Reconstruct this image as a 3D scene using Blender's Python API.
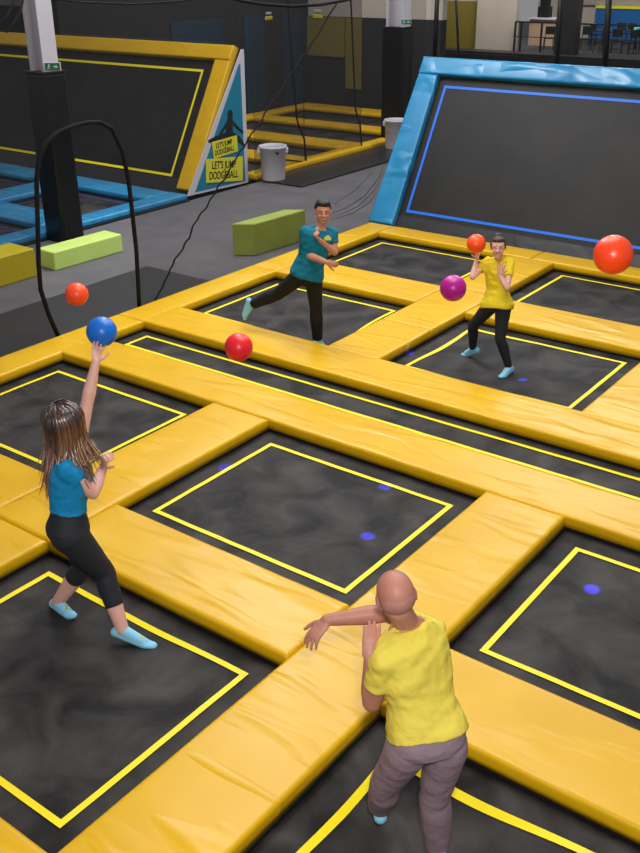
import bpy, bmesh, math, random
import numpy as np
from mathutils import Vector, Matrix, noise
from mathutils.geometry import delaunay_2d_cdt
for o in list(bpy.data.objects): bpy.data.objects.remove(o, do_unlink=True)
scn = bpy.context.scene; COL = scn.collection
random.seed(7); V = Vector; PI = math.pi

# ---------------------------------------------------------------- camera
PITCH, ROLL, YAW, FPX = math.radians(25.868), math.radians(-0.613), math.radians(-37.106), 980.8
CAM = V((5.620, -4.991, 4.382))
fw = V((math.cos(PITCH)*math.sin(YAW), math.cos(PITCH)*math.cos(YAW), -math.sin(PITCH)))
rt0 = V((math.cos(YAW), -math.sin(YAW), 0)); up0 = rt0.cross(fw)
rt = rt0*math.cos(ROLL) + up0*math.sin(ROLL); upv = -rt0*math.sin(ROLL) + up0*math.cos(ROLL)
cd = bpy.data.cameras.new('camera'); cam = bpy.data.objects.new('camera', cd); COL.objects.link(cam)
M = Matrix((rt, upv, -fw)).transposed().to_4x4(); M.translation = CAM; cam.matrix_world = M
cd.sensor_fit = 'VERTICAL'; cd.sensor_height = 24; cd.lens = FPX/853*24; cd.clip_end = 200; cd.clip_start = .05
scn.camera = cam
# ---------------------------------------------------------------- world and light
w = bpy.data.worlds.new('hall_air'); scn.world = w; w.use_nodes = True
w.node_tree.nodes['Background'].inputs[0].default_value = (0.95, 0.96, 1.0, 1); w.node_tree.nodes['Background'].inputs[1].default_value = 0.24
def area(name, loc, target, size, power, col=(1, 1, 1)):
    l = bpy.data.lights.new(name, 'AREA'); l.shape = 'RECTANGLE'; l.size, l.size_y = size; l.energy = power; l.color = col
    o = bpy.data.objects.new(name, l); COL.objects.link(o); o.location = loc
    o.rotation_euler = (V(target) - V(loc)).to_track_quat('-Z', 'Y').to_euler(); return o
area('hall_light', (1.0, 3.0, 7.5), (1.0, 3.0, 0), (5, 5), 360, (1, .97, .93))
area('hall_light', (-5.5, 6.5, 8), (-5.5, 6.5, 0), (7, 6), 360, (.97, .98, 1))
area('hall_light', (-4.6, 6.6, 8), (-3.6, 7.5, 0), (3.2, 1.3), 260, (.97, .98, 1))
area('hall_light', (-2.0, 16.0, 8.5), (-2.0, 12.0, 0), (6, 3), 560, (.97, .98, 1))
area('hall_light', (-11.0, 15.0, 7.5), (-11.0, 15.5, 0), (3, 5), 420)
area('hall_light', (-13.0, 34.0, 9), (-13.0, 38.0, 0), (8, 5), 1500, (1, .97, .92))
area('camera_flash', tuple(CAM + upv*.35 + rt*.1), tuple(CAM + fw*8), (.30, .30), 200, (1, .97, .93))
scn.view_settings.view_transform = 'Standard'; scn.view_settings.look = 'None'; scn.view_settings.gamma = 1
scn.view_settings.use_curve_mapping = False; scn.view_settings.exposure = 0.25

# ---------------------------------------------------------------- helpers
def ray(px, py): return rt*((px-319.3)/FPX) - upv*((py-426.3)/FPX) + fw
def onx(px, py, x): d = ray(px, py); return CAM + d*((x-CAM.x)/d.x)
def ony(px, py, y): d = ray(px, py); return CAM + d*((y-CAM.y)/d.y)
def onz(px, py, z): d = ray(px, py); return CAM + d*((z-CAM.z)/d.z)
def srgb(r, g, b):
    f = lambda c: (c/255/12.92) if c/255 <= .04045 else ((c/255+.055)/1.055)**2.4
    return (f(r), f(g), f(b), 1)
def mat(name, col, rough=.5, spec=.5, bump=0, scale=5, col2=None, cscale=3, metal=0, stretch=(1, 1, 1), detail=3, coat=0, sheen=0, dist=0, sss=0, lo=.35, hi=.7):
    m = bpy.data.materials.new(name); m.use_nodes = True; nt = m.node_tree; b = nt.nodes['Principled BSDF']
    b.inputs['Base Color'].default_value = col; b.inputs['Roughness'].default_value = rough; b.inputs['Specular IOR Level'].default_value = spec; b.inputs['Metallic'].default_value = metal
    b.inputs['Coat Weight'].default_value = coat; b.inputs['Sheen Weight'].default_value = sheen
    if sss: b.inputs['Subsurface Weight'].default_value = sss; b.inputs['Subsurface Scale'].default_value = .02
    if bump or col2:
        g = nt.nodes.new('ShaderNodeNewGeometry'); mp = nt.nodes.new('ShaderNodeMapping'); mp.inputs['Scale'].default_value = stretch; nt.links.new(g.outputs['Position'], mp.inputs['Vector'])
    if bump:
        n = nt.nodes.new('ShaderNodeTexNoise'); n.inputs['Scale'].default_value = scale; n.inputs['Detail'].default_value = detail; n.inputs['Distortion'].default_value = dist
        bp = nt.nodes.new('ShaderNodeBump'); bp.inputs['Strength'].default_value = 1; bp.inputs['Distance'].default_value = bump
        nt.links.new(mp.outputs[0], n.inputs['Vector']); nt.links.new(n.outputs['Fac'], bp.inputs['Height']); nt.links.new(bp.outputs[0], b.inputs['Normal'])
    if col2:
        n = nt.nodes.new('ShaderNodeTexNoise'); n.inputs['Scale'].default_value = cscale; n.inputs['Detail'].default_value = 6; n.inputs['Distortion'].default_value = .6
        r = nt.nodes.new('ShaderNodeValToRGB'); r.color_ramp.elements[0].position = lo; r.color_ramp.elements[1].position = hi
        r.color_ramp.elements[0].color = col; r.color_ramp.elements[1].color = col2
        nt.links.new(mp.outputs[0], n.inputs['Vector']); nt.links.new(n.outputs['Fac'], r.inputs[0]); nt.links.new(r.outputs[0], b.inputs['Base Color'])
    return m
def netmat(name, col, cover):
    m = bpy.data.materials.new(name); m.use_nodes = True; nt = m.node_tree; b = nt.nodes['Principled BSDF']; b.inputs['Base Color'].default_value = col; b.inputs['Roughness'].default_value = .8; b.inputs['Specular IOR Level'].default_value = .2
    t = nt.nodes.new('ShaderNodeBsdfTransparent'); mx = nt.nodes.new('ShaderNodeMixShader'); mx.inputs[0].default_value = cover
    nt.links.new(t.outputs[0], mx.inputs[1]); nt.links.new(b.outputs[0], mx.inputs[2]); nt.links.new(mx.outputs[0], nt.nodes['Material Output'].inputs[0]); return m
class MB:
    def __init__(s): s.v = []; s.f = []
    def add(s, vs, fs): n = len(s.v); s.v += [V(a) for a in vs]; s.f += [[i+n for i in f] for f in fs]; return s
    def box(s, a, b):
        (x0, y0, z0), (x1, y1, z1) = a, b
        return s.add([(x0,y0,z0),(x1,y0,z0),(x1,y1,z0),(x0,y1,z0),(x0,y0,z1),(x1,y0,z1),(x1,y1,z1),(x0,y1,z1)], [(3,2,1,0),(4,5,6,7),(0,1,5,4),(1,2,6,5),(2,3,7,6),(3,0,4,7)])
    def obox(s, c, ax, ay, az):   # centre and three half axes
        c, ax, ay, az = V(c), V(ax), V(ay), V(az)
        vs = [c+ax*i+ay*j+az*k for k in (-1, 1) for i, j in ((-1,-1),(1,-1),(1,1),(-1,1))]
        return s.add(vs, [(3,2,1,0),(4,5,6,7),(0,1,5,4),(1,2,6,5),(2,3,7,6),(3,0,4,7)])
    def tube(s, pts, r, n=8, flat=None, fr=1.0, round_ends=False):
        pts = [V(p) for p in pts]; k = len(pts); rs = list(r) if hasattr(r, '__len__') else [r]*k; rings = []; prev = None
        for i, p in enumerate(pts):
            d = (pts[min(i+1, k-1)] - pts[max(i-1, 0)]).normalized()
            if flat is not None: u = V(flat) - d*V(flat).dot(d)
            elif prev is not None: u = prev - d*prev.dot(d)
            else: u = d.orthogonal()
            if u.length < 1e-5: u = d.orthogonal()
            u.normalize(); prev = u; wv = d.cross(u); rings.append((p, u, wv, rs[i], d))
        R = []
        if round_ends:
            p, u, wv, r0, d = rings[0]
            for a in (75, 45, 20): R.append((p-d*r0*math.sin(math.radians(a)), u, wv, r0*math.cos(math.radians(a))))
        R += [x[:4] for x in rings]
        if round_ends:
            p, u, wv, r0, d = rings[-1]
            for a in (20, 45, 75): R.append((p+d*r0*math.sin(math.radians(a)), u, wv, r0*math.cos(math.radians(a))))
        vs = [p+u*(rr*math.cos(2*PI*j/n))+wv*(rr*fr*math.sin(2*PI*j/n)) for p, u, wv, rr in R for j in range(n)]
        fs = [[i*n+j, i*n+(j+1) % n, (i+1)*n+(j+1) % n, (i+1)*n+j] for i in range(len(R)-1) for j in range(n)]
        fs += [list(range(n))[::-1], [(len(R)-1)*n+j for j in range(n)]]
        return s.add(vs, fs)
    def cap(s, a, b, r1, r2, n=16, flat=None, fr=1.0): return s.tube([a, b], [r1, r2], n, flat, fr, True)
    def ell(s, c, ax, ay, az, n=20, m=12):
        c, ax, ay, az = V(c), V(ax), V(ay), V(az); vs = [c-az]
        for i in range(1, m):
            t = -PI/2+PI*i/m
            for j in range(n): p = 2*PI*j/n; vs.append(c+ax*(math.cos(t)*math.cos(p))+ay*(math.cos(t)*math.sin(p))+az*math.sin(t))
        vs.append(c+az); L = len(vs)-1
        fs = [[0, 1+(j+1) % n, 1+j] for j in range(n)] + [[1+i*n+j, 1+i*n+(j+1) % n, 1+(i+1)*n+(j+1) % n, 1+(i+1)*n+j] for i in range(m-2) for j in range(n)] + [[L, L-n+j, L-n+(j+1) % n] for j in range(n)]
        return s.add(vs, fs)
    def prism(s, poly, t):   # polygon (list of 3D points) extruded by vector t
        n = len(poly); vs = [V(p) for p in poly] + [V(p)+V(t) for p in poly]
        return s.add(vs, [list(range(n))[::-1], [n+i for i in range(n)]] + [[i, (i+1) % n, n+(i+1) % n, n+i] for i in range(n)])
    def loft(s, rings, n=28, e=2.4):   # rings: centre, lateral, forward, half width, half depth
        vs = []
        for c, l, f, a, b in rings:
            for j in range(n):
                t = 2*PI*j/n; ct, st = math.cos(t), math.sin(t)
                vs.append(V(c)+V(l)*(a*math.copysign(abs(ct)**(2/e), ct))+V(f)*(b*math.copysign(abs(st)**(2/e), st)))
        k = len(rings)
        return s.add(vs, [[i*n+j, i*n+(j+1) % n, (i+1)*n+(j+1) % n, (i+1)*n+j] for i in range(k-1) for j in range(n)] + [list(range(n))[::-1], [(k-1)*n+j for j in range(n)]])
    def mesh(s, name, origin=(0, 0, 0)):
        me = bpy.data.meshes.new(name); me.from_pydata([tuple(a-V(origin)) for a in s.v], [], s.f)
        bm = bmesh.new(); bm.from_mesh(me); bmesh.ops.recalc_face_normals(bm, faces=bm.faces); bm.to_mesh(me); bm.free(); return me
    def build(s, name, m, parent=None, smooth=False, origin=(0, 0, 0), bevel=0):
        me = s.mesh(name, origin); return link(name, me, m, parent, smooth, origin, bevel)
def link(name, me, m, parent=None, smooth=False, origin=(0, 0, 0), bevel=0):
    o = bpy.data.objects.new(name, me); COL.objects.link(o); me.materials.append(m)
    if smooth: me.polygons.foreach_set('use_smooth', [True]*len(me.polygons))
    if bevel:
        b = o.modifiers.new('bevel', 'BEVEL'); b.width = bevel; b.segments = 3; b.limit_method = 'ANGLE'
    if parent: o.parent = parent; o.location = V(origin) - parent.location if not parent.parent else V(origin) - parent.location - parent.parent.location
    else: o.location = origin
    return o
def tag(o, label=None, cat=None, group=None, kind=None):
    if label: o['label'] = label
    if cat: o['category'] = cat
    if group: o['group'] = group
    if kind: o['kind'] = kind
    return o
def thing(name, label, cat, loc=(0, 0, 0), group=None):
    o = bpy.data.objects.new(name, None); COL.objects.link(o); o.location = loc; o.empty_display_size = .2; return tag(o, label, cat, group)
def fuse(mb, name, m, parent, voxel=.007, sm=6, disp=None, origin=None):
    """union of the overlapping closed shapes as ONE continuous smooth surface"""
    me = mb.mesh('t'); t = bpy.data.objects.new('t', me); COL.objects.link(t)
    r = t.modifiers.new('r', 'REMESH'); r.mode = 'VOXEL'; r.voxel_size = voxel; r.adaptivity = 0
    if sm: s = t.modifiers.new('s', 'SMOOTH'); s.factor = .5; s.iterations = sm
    dg = bpy.context.evaluated_depsgraph_get(); dg.update(); me2 = bpy.data.meshes.new_from_object(t.evaluated_get(dg)); bpy.data.objects.remove(t, do_unlink=True)
    me2.name = name
    if disp:
        bm = bmesh.new(); bm.from_mesh(me2); bm.normal_update()
        for v in bm.verts: v.co += v.normal*disp(v.co)
        bm.to_mesh(me2); bm.free()
    og = V(origin) if origin is not None else (parent.location if parent else V((0, 0, 0)))
    me2.transform(Matrix.Translation(-V(og)))
    me2.materials.clear(); return link(name, me2, m, parent, True, og)
def text(txt, name, m, parent, matrix, size, sx=1, ext=.002):
    c = bpy.data.curves.new('t', 'FONT'); c.body = txt; c.size = size; c.extrude = ext; c.align_x = 'CENTER'; c.align_y = 'CENTER'; c.offset = size*.012
    t = bpy.data.objects.new('t', c); COL.objects.link(t); dg = bpy.context.evaluated_depsgraph_get(); dg.update()
    me = bpy.data.meshes.new_from_object(t.evaluated_get(dg)); bpy.data.objects.remove(t, do_unlink=True)
    me.name = name; me.transform(matrix @ Matrix.Diagonal((sx, 1, 1, 1)))
    me.transform(Matrix.Translation(-parent.location)); me.materials.clear(); return link(name, me, m, parent, False, parent.location)

# ---------------------------------------------------------------- materials
def vinyl(name, c1, c2, rough=.36, fold=.011):
    m = mat(name, c1, rough, .42, bump=.010, scale=.9, dist=.6, detail=1.5, col2=c2, cscale=1.2)
    nt = m.node_tree; b = nt.nodes['Principled BSDF']; g = nt.nodes.new('ShaderNodeNewGeometry'); mp = nt.nodes.new('ShaderNodeMapping'); mp.inputs['Scale'].default_value = (1.2, 4.2, 1.2); mp.inputs['Rotation'].default_value = (0, 0, .6)
    n = nt.nodes.new('ShaderNodeTexNoise'); n.inputs['Scale'].default_value = 1.0; n.inputs['Detail'].default_value = 1.2; n.inputs['Distortion'].default_value = .5
    r = nt.nodes.new('ShaderNodeValToRGB'); r.color_ramp.elements[0].position = .5; r.color_ramp.elements[1].position = .72
    bp = nt.nodes.new('ShaderNodeBump'); bp.inputs['Distance'].default_value = fold
    old = b.inputs['Normal'].links[0].from_socket
    nt.links.new(g.outputs['Position'], mp.inputs[0]); nt.links.new(mp.outputs[0], n.inputs[0]); nt.links.new(n.outputs['Fac'], r.inputs[0]); nt.links.new(r.outputs[0], bp.inputs['Height']); nt.links.new(old, bp.inputs['Normal']); nt.links.new(bp.outputs[0], b.inputs['Normal'])
    return m
M_YEL = vinyl('yellow_vinyl', srgb(216, 167, 6), srgb(226, 177, 12))
M_BLUE = vinyl('blue_vinyl', srgb(40, 128, 176), srgb(58, 144, 190), .27, .03)
M_MAT = mat('black_jump_fabric', srgb(26, 25, 25), .66, .22, bump=.006, scale=5, dist=1.5, col2=srgb(68, 65, 63), cscale=2.4)
M_WMAT = mat('black_wall_fabric', srgb(27, 26, 25), .55, .3, bump=.002, scale=30, col2=srgb(38, 36, 34), cscale=1.2)
M_LINE = mat('yellow_webbing', srgb(250, 226, 20), .5, .4)
M_BLINE = mat('blue_webbing', srgb(20, 110, 225), .5, .4)
M_DBLINE = mat('dull_blue_webbing', srgb(60, 62, 130), .6, .3)
M_BLACK = mat('black_steel', srgb(22, 22, 23), .5, .4)
M_SKIRT = mat('black_vinyl', srgb(38, 37, 38), .4, .5, bump=.015, scale=1.5, dist=1)
M_CARPET = mat('grey_carpet', srgb(106, 103, 106), .85, .2, bump=.003, scale=60, col2=srgb(94, 92, 95), cscale=1.5)
M_DARKFLOOR = mat('dark_floor_and_shade', srgb(48, 47, 48), .6, .3, col2=srgb(42, 41, 42), cscale=2)  # cafe floor colour, also used for the shade painted on the walkway
M_PIT = mat('dark_pit', srgb(28, 28, 28), .8, .2)
M_WHITE = mat('white_paint', srgb(205, 200, 208), .5, .4)
M_DWALL = mat('dark_wall_padding', srgb(36, 37, 40), .7, .3, col2=srgb(42, 42, 44), cscale=.8)
M_BEIGE = mat('beige_wall_paint', srgb(182, 172, 160), .8, .2, col2=srgb(172, 162, 151), cscale=.7)
M_OLIVE = mat('olive_wall_panel', srgb(118, 106, 38), .7, .3)
M_TEALD = mat('teal_wall_panel', srgb(24, 52, 72), .7, .3)
M_TEAL = mat('teal_print', srgb(0, 122, 152), .5, .4)
M_LBL = mat('yellow_print', srgb(222, 214, 50), .5, .4)
M_INK = mat('black_print', srgb(20, 22, 26), .6, .3)
M_NET = netmat('black_netting', (.02, .02, .022, 1), .33)
M_NETD = netmat('dense_black_netting', (.016, .017, .02, 1), .44)
M_ROPE = mat('black_rope', srgb(18, 18, 20), .8, .2)

# ---------------------------------------------------------------- structure
def struct(name, mb, m, **k): return tag(mb.build(name, m, **k), kind='structure')
PX0, PX1 = -3.85, -3.37
struct('floor', MB().box((-8.0, -12, -.12), (PX0, 9.15, 0)).box((-8.0, 9.15, -.12), (14, 60, 0)).box((-45, 20.4, -.12), (-8, 60, 0)), M_CARPET)
struct('floor', MB().box((PX0, -12, -1.0), (14, 9.15, -.9)).box((-45, -12, -1.0), (-8, 20.4, -.9)), M_PIT)
struct('wall_back', MB().box((-45, 20.5, 0), (-9.3, 20.8, 2.62)), M_DWALL)
struct('wall_back', MB().box((-45, 20.55, 2.62), (-9.3, 20.8, 9)), M_BEIGE)
struct('wall_left', MB().box((-14.15, 11.0, 0), (-13.95, 20.5, 9)), M_DWALL)
for a, b in ((17.5, 18.35), (19.25, 20.1), (14.6, 16.6)): struct('trim', MB().box((-13.95, a, .1), (-13.9, b, 2.75)), M_TEALD, bevel=.01)
for a, b, z in ((-12.52, -11.95, .62), (-14.0, -12.56, 1.5)): struct('trim', MB().box((a, 20.44, z), (b, 20.5, 2.6)), M_OLIVE, bevel=.01)
# far hall beyond the blue wall
YF = 36.0
a = ony(441, 52, YF); b = ony(474, 52, YF); c = ony(513, 52, YF)
struct('wall_far', MB().box((-30, YF+.2, 0), (b.x, YF+.4, 2.35)), M_OLIVE)
struct('wall_far', MB().box((-30, YF+.2, 2.35), (b.x, YF+.4, 9)).box((b.x, YF, 0), (c.x, YF+.3, 9)), M_BEIGE)
struct('wall_far', MB().box((-30, YF-.6, 0), (a.x-.1, YF-.4, 2.05)), M_DWALL)
struct('wall_cafe', MB().box((-18, 45, 0), (0, 45.3, 9)), M_BEIGE)

# ---------------------------------------------------------------- pads and beds
def pad_mesh(x0, x1, y0, y1, z0, z1, step=.11, amp=.006):
    def lines(a, b):
        L = b-a; k = max(2, int((L-.08)/step)); return [0, .004, .014, .03] + [.04+(L-.08)*i/k for i in range(k+1)] + [L-.03, L-.014, L-.004, L]
    X, Y = lines(x0, x1), lines(y0, y1); Lx, Ly = x1-x0, y1-y0; r = .028
    drop = lambda d: r-math.sqrt(max(0, r*r-(r-min(d, r))**2))
    mb = MB(); vs = []
    for y in Y:
        for x in X:
            d = min(x, Lx-x); e = min(y, Ly-y); P = V((x0+x, y0+y, 0)); inner = min(1, min(d, e)/.15)
            nz = noise.noise(P*2.1+V((3, 7, 1)))*amp*1.2 + noise.noise(P*6)*amp*.6
            vs.append((x0+x, y0+y, z1-max(drop(d), drop(e))+nz*(.35+.65*inner)+.008*inner))
    nx, ny = len(X), len(Y); fs = [[j*nx+i, j*nx+i+1, (j+1)*nx+i+1, (j+1)*nx+i] for j in range(ny-1) for i in range(nx-1)]
    ring = [i for i in range(nx)] + [j*nx+nx-1 for j in range(1, ny)] + [(ny-1)*nx+i for i in range(nx-2, -1, -1)] + [j*nx for j in range(ny-2, 0, -1)]
    n0 = len(vs); cx, cy = (x0+x1)/2, (y0+y1)/2
    for lev in (.55, 0):
        for i in ring:
            x, y, z = vs[i]; nn = noise.noise(V((x*4, y*4, lev*3)))*.006 if lev else 0
            sx = 1 if x > cx else -1; sy = 1 if y > cy else -1
            ex = nn*sx if min(x-x0, x1-x) < 1e-6 else 0; ey = nn*sy if min(y-y0, y1-y) < 1e-6 else 0
            vs.append((x+ex, y+ey, z0+(z-z0)*lev))
    m = len(ring)
    for k in range(m):
        q = (k+1) % m; fs.append([ring[k], n0+k, n0+q, ring[q]][::-1]); fs.append([n0+k, n0+m+k, n0+m+q, n0+q][::-1])
    fs.append([n0+m+k for k in range(m)]); return mb.add(vs, fs)
def pad(x0, x1, y0, y1, label, group, m=M_YEL, z0=.025, z1=.132, **k):
    g = .004; mb = pad_mesh(x0+g, x1-g, y0+g, y1-g, z0, z1, **k)
    o = mb.build('foam_pad', m, smooth=True, origin=((x0+x1)/2, (y0+y1)/2, z0))
    return tag(o, label, 'pad', group)
def bed(x0, x1, y0, y1, label, group, inset=(.165, .165, .16, .16), dents=(), line=M_LINE, step=.06, lw=.045, cat='trampoline', detail=True, flat=None):
    t = thing('trampoline', label, cat, ((x0+x1)/2, (y0+y1)/2, 0), group)
    def zf(x, y):
        z = 0
        e = min(x-x0, x1-x, y-y0, y1-y); wdw = min(1, max(0, e/.30)); wdw = wdw*wdw*(3-2*wdw)
        for cx, cy, dp, sg in dents: z -= dp*math.exp(-((x-cx)**2+(y-cy)**2)/(2*sg*sg))
        wr = .004*noise.noise(V((x*3.1, y*3.1, 0)))*wdw if detail else 0
        return z*wdw+wr
    nx, ny = max(2, int((x1-x0)/step)), max(2, int((y1-y0)/step))
    vs = [(x0+(x1-x0)*i/nx, y0+(y1-y0)*j/ny, zf(x0+(x1-x0)*i/nx, y0+(y1-y0)*j/ny)) for j in range(ny+1) for i in range(nx+1)]
    fs = [[j*(nx+1)+i, j*(nx+1)+i+1, (j+1)*(nx+1)+i+1, (j+1)*(nx+1)+i] for j in range(ny) for i in range(nx)]
    o = MB().add(vs, fs).build('jump_mat', M_MAT, t, True, t.location); s = o.modifiers.new('solid', 'SOLIDIFY'); s.thickness = .006; s.offset = -1 if sum(p.normal.z for p in o.data.polygons) > 0 else 1
    # webbing line: a flat ribbon stitched on the mat
    if line:
        lx0, lx1, ly0, ly1 = x0+inset[0], x1-inset[1], y0+inset[2], y1-inset[3]; mb = MB()
        def strip(a, b, c, d):   # rectangle a..b by c..d
            k = max(2, int((b-a)/.05)); q = max(1, int((d-c)/.05)); vs = []
            for j in range(q+1):
                for i in range(k+1): x = a+(b-a)*i/k; y = c+(d-c)*j/q; vs.append((x, y, zf(x, y)+.007))
            mb.add(vs, [[j*(k+1)+i, j*(k+1)+i+1, (j+1)*(k+1)+i+1, (j+1)*(k+1)+i] for j in range(q) for i in range(k)])
        strip(lx0, lx1, ly0, ly0+lw); strip(lx0, lx1, ly1-lw, ly1); strip(lx0, lx0+lw, ly0+lw, ly1-lw); strip(lx1-lw, lx1, ly0+lw, ly1-lw)
        tag(mb.build('boundary_line', line, t, True, t.location), label='stitched %s boundary line' % ('yellow' if line == M_LINE else 'dull blue'))
    f = MB(); e = .035; f.box((x0-e, y0-e, -.06), (x1+e, y0+.004, .022)).box((x0-e, y1-.004, -.06), (x1+e, y1+e, .022)).box((x0-e, y0, -.06), (x0+.004, y1, .022)).box((x1-.004, y0, -.06), (x1+e, y1, .022))
    f.build('frame', M_BLACK, t, origin=t.location); t['zf'] = 0
    return zf
GM = 'yellow foam pads of the near trampoline court'; GB = 'trampoline beds of the near court'
XM = 5.3
# perimeter pads
pad(PX0, PX1, -.96, 3.16, 'narrow yellow edge pad behind the blue-shirted woman, along the dark floor strip', GM)
pad(PX0, PX1, 3.16, 5.84, 'narrow yellow edge pad along the walkway, beside the left half of the green block', GM)
pad(PX0, PX1, 5.84, 9.05, 'narrow yellow edge pad behind the man in teal, running up to the blue wall corner', GM)
pad(PX1, -.58, 8.58, 9.05, 'narrow yellow pad at the foot of the blue sloped wall, left stretch', GM)
pad(-.58, 2.24, 8.58, 9.05, 'narrow yellow pad at the foot of the blue sloped wall, under the big orange ball', GM)
pad(-.94, -.19, 6.72, 8.58, 'yellow pad behind the woman in yellow, ending at the blue sloped wall', GM)
pad(-.94, -.19, 5.02, 6.72, 'yellow pad behind the magenta ball, at the left of the woman in yellow', GM)
pad(-.94, -.19, 3.81, 5.02, 'short yellow pad between the beds of the man in teal and the woman in yellow', GM)
pad(PX1, -.94, 5.84, 6.64, 'yellow pad behind the man in teal, between his bed and the empty bed beyond', GM)
pad(-.19, 2.27, 5.84, 6.64, 'yellow pad behind the legs of the woman in yellow, running to the right edge', GM)
pad(2.27, 3.02, 3.81, 6.70, 'yellow pad at the right edge, beside the bed of the woman in yellow', GM)
pad(PX1-.06, XM+.9, 3.17, 3.86, 'long yellow pad on the far side of the narrow black centre strip', GM)
pad(PX1-.10, XM+.9, 1.83, 2.45, 'long yellow pad on the near side of the narrow black centre strip', GM)
pad(-.94, -.19, -.96, 1.83, 'yellow pad between the blue-shirted woman and the middle bed, meeting the centre strip pad', GM)
pad(-.94, -.19, -3.7, -.96, 'yellow pad at the left edge, left of the bed the blue-shirted woman stands on', GM)
pad(PX1, -.94, -.96, -.22, 'yellow pad at the left edge behind the back of the blue-shirted woman', GM)
pad(-.19, 2.27, -.96, -.22, 'yellow pad between the middle bed and the bed of the blue-shirted woman', GM)
pad(3.02, 5.8, -.96, -.22, 'yellow pad at the lower right, beside the bald man', GM)
pad(-.19, 2.27, -3.7, -2.93, 'yellow pad cut off by the bottom left corner', GM)
pad(2.27, 3.02, -4.6, 1.83, 'long yellow pad running from the bottom edge past the bald man to the centre strip', GM)
# beds
DM1 = (-1.33, 4.24, .13, .42); DW1 = [(1.0, 4.68, .075, .32), (.34, 4.98, .07, .34)]
bed(-3.37, -.94, -.22, 1.83, 'empty black trampoline bed beside the raised arm of the blue-shirted woman', GB, inset=(.167, .197, .22, .206))
bed(-.19, 2.27, -.22, 1.83, 'empty black trampoline bed in the middle of the picture', GB, inset=(.19, .196, .22, .206))
bed(3.02, 5.45, -.22, 1.83, 'empty black trampoline bed at the right edge beside the bald man', GB, inset=(.187, .17, .22, .206))
bed(-.19, 2.27, -2.93, -.96, 'black trampoline bed the blue-shirted woman stands on, bottom left', GB, inset=(.19, .196, .192, .166), dents=[(.50, -1.37, .035, .3), (1.18, -1.30, .04, .3)])
bed(3.02, 5.45, -2.93, -.96, 'black trampoline bed sagging under the bald man', GB, inset=(.187, .17, .192, .166), dents=[(3.72, -1.62, .21, .42)])
bed(-3.37, -.94, 3.81, 5.84, 'black trampoline bed the man in teal stands on', GB, inset=(.167, .197, .26, .168), dents=[DM1])
bed(-.19, 2.27, 3.81, 5.84, 'black trampoline bed the woman in yellow stands on', GB, inset=(.19, .196, .26, .168), dents=DW1)
bed(-3.37, -.94, 6.64, 8.58, 'empty black trampoline bed between the man in teal and the blue wall', GB, inset=(.167, .197, .22, .144))
bed(-.19, 2.27, 6.64, 8.58, 'empty black trampoline bed below the big orange ball, at the right edge', GB, inset=(.19, .196, .22, .144))
bed(-3.37, 6.2, 2.45, 3.17, 'long narrow black trampoline strip crossing the middle of the court', GB, inset=(.17, .17, .20, .125))

# left court with blue pads
GL = 'blue foam pads of the left trampoline court'; GLB = 'trampoline beds of the left court'
pad(-8.45, -8.0, -3, 8.8, 'long blue edge pad beside the walkway, running behind the padded column', GL, M_BLUE)
pad(-16, -8.45, 8.12, 8.78, 'blue pad at the foot of the yellow-framed sloped wall', GL, M_BLUE)
pad(-10.70, -8.45, 5.6, 6.38, 'blue pad left of the foot of the padded column', GL, M_BLUE)
pad(-11.45, -10.70, 2.8, 8.12, 'blue pad crossing the left court, at the left edge', GL, M_BLUE)
pad(-16, -11.45, 5.6, 6.38, 'blue pad at the left edge, farthest left of the left court', GL, M_BLUE)
bed(-10.70, -8.45, 6.38, 8.12, 'black bed of the left court seen through the arched net opening', GLB, line=M_DBLINE, step=.2, detail=False)
bed(-13.4, -11.45, 6.38, 8.12, 'black bed of the left court at the left edge', GLB, line=M_DBLINE, step=.2, detail=False)
bed(-10.70, -8.45, 3.7, 5.6, 'black bed of the left court behind the yellow block', GLB, line=M_DBLINE, step=.2, detail=False)
struct('trim', MB().box((-8.0, -3, -.1), (-7.94, 8.8, .03)), M_BLACK)
# back court with yellow pads
GK = 'yellow foam pads of the back court'; GKB = 'trampoline beds of the back court'
pad(-8.45, -8.05, 10.95, 16.3, 'long yellow edge pad of the back court, behind the white bin', GK)
for y0, y1, lb in ((12.4, 13.2, 'nearest cross pad of the back court, left of the white bin top'), (14.5, 15.4, 'second nearest yellow cross pad of the back court behind netting'), (17.0, 17.7, 'second farthest yellow cross pad of the back court behind netting'), (19.5, 20.3, 'farthest yellow cross pad, at the foot of the dark back wall')):
    pad(-13.4, -8.45, y0, y1, lb, GK, step=.4)
pad(-13.9, -13.4, 10.9, 20.3, 'yellow edge pad along the left wall of the back court', GK, step=.4)
for y0, y1, lb in ((10.95, 12.4, 'nearest black bed of the back court, behind the white bin'), (13.2, 14.5, 'second nearest black bed of the back court'), (15.4, 17.0, 'second farthest black bed of the back court'), (17.7, 19.5, 'farthest black bed of the back court')):
    bed(-13.4, -8.45, y0, y1, lb, GKB, line=None, step=.5, detail=False)

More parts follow.
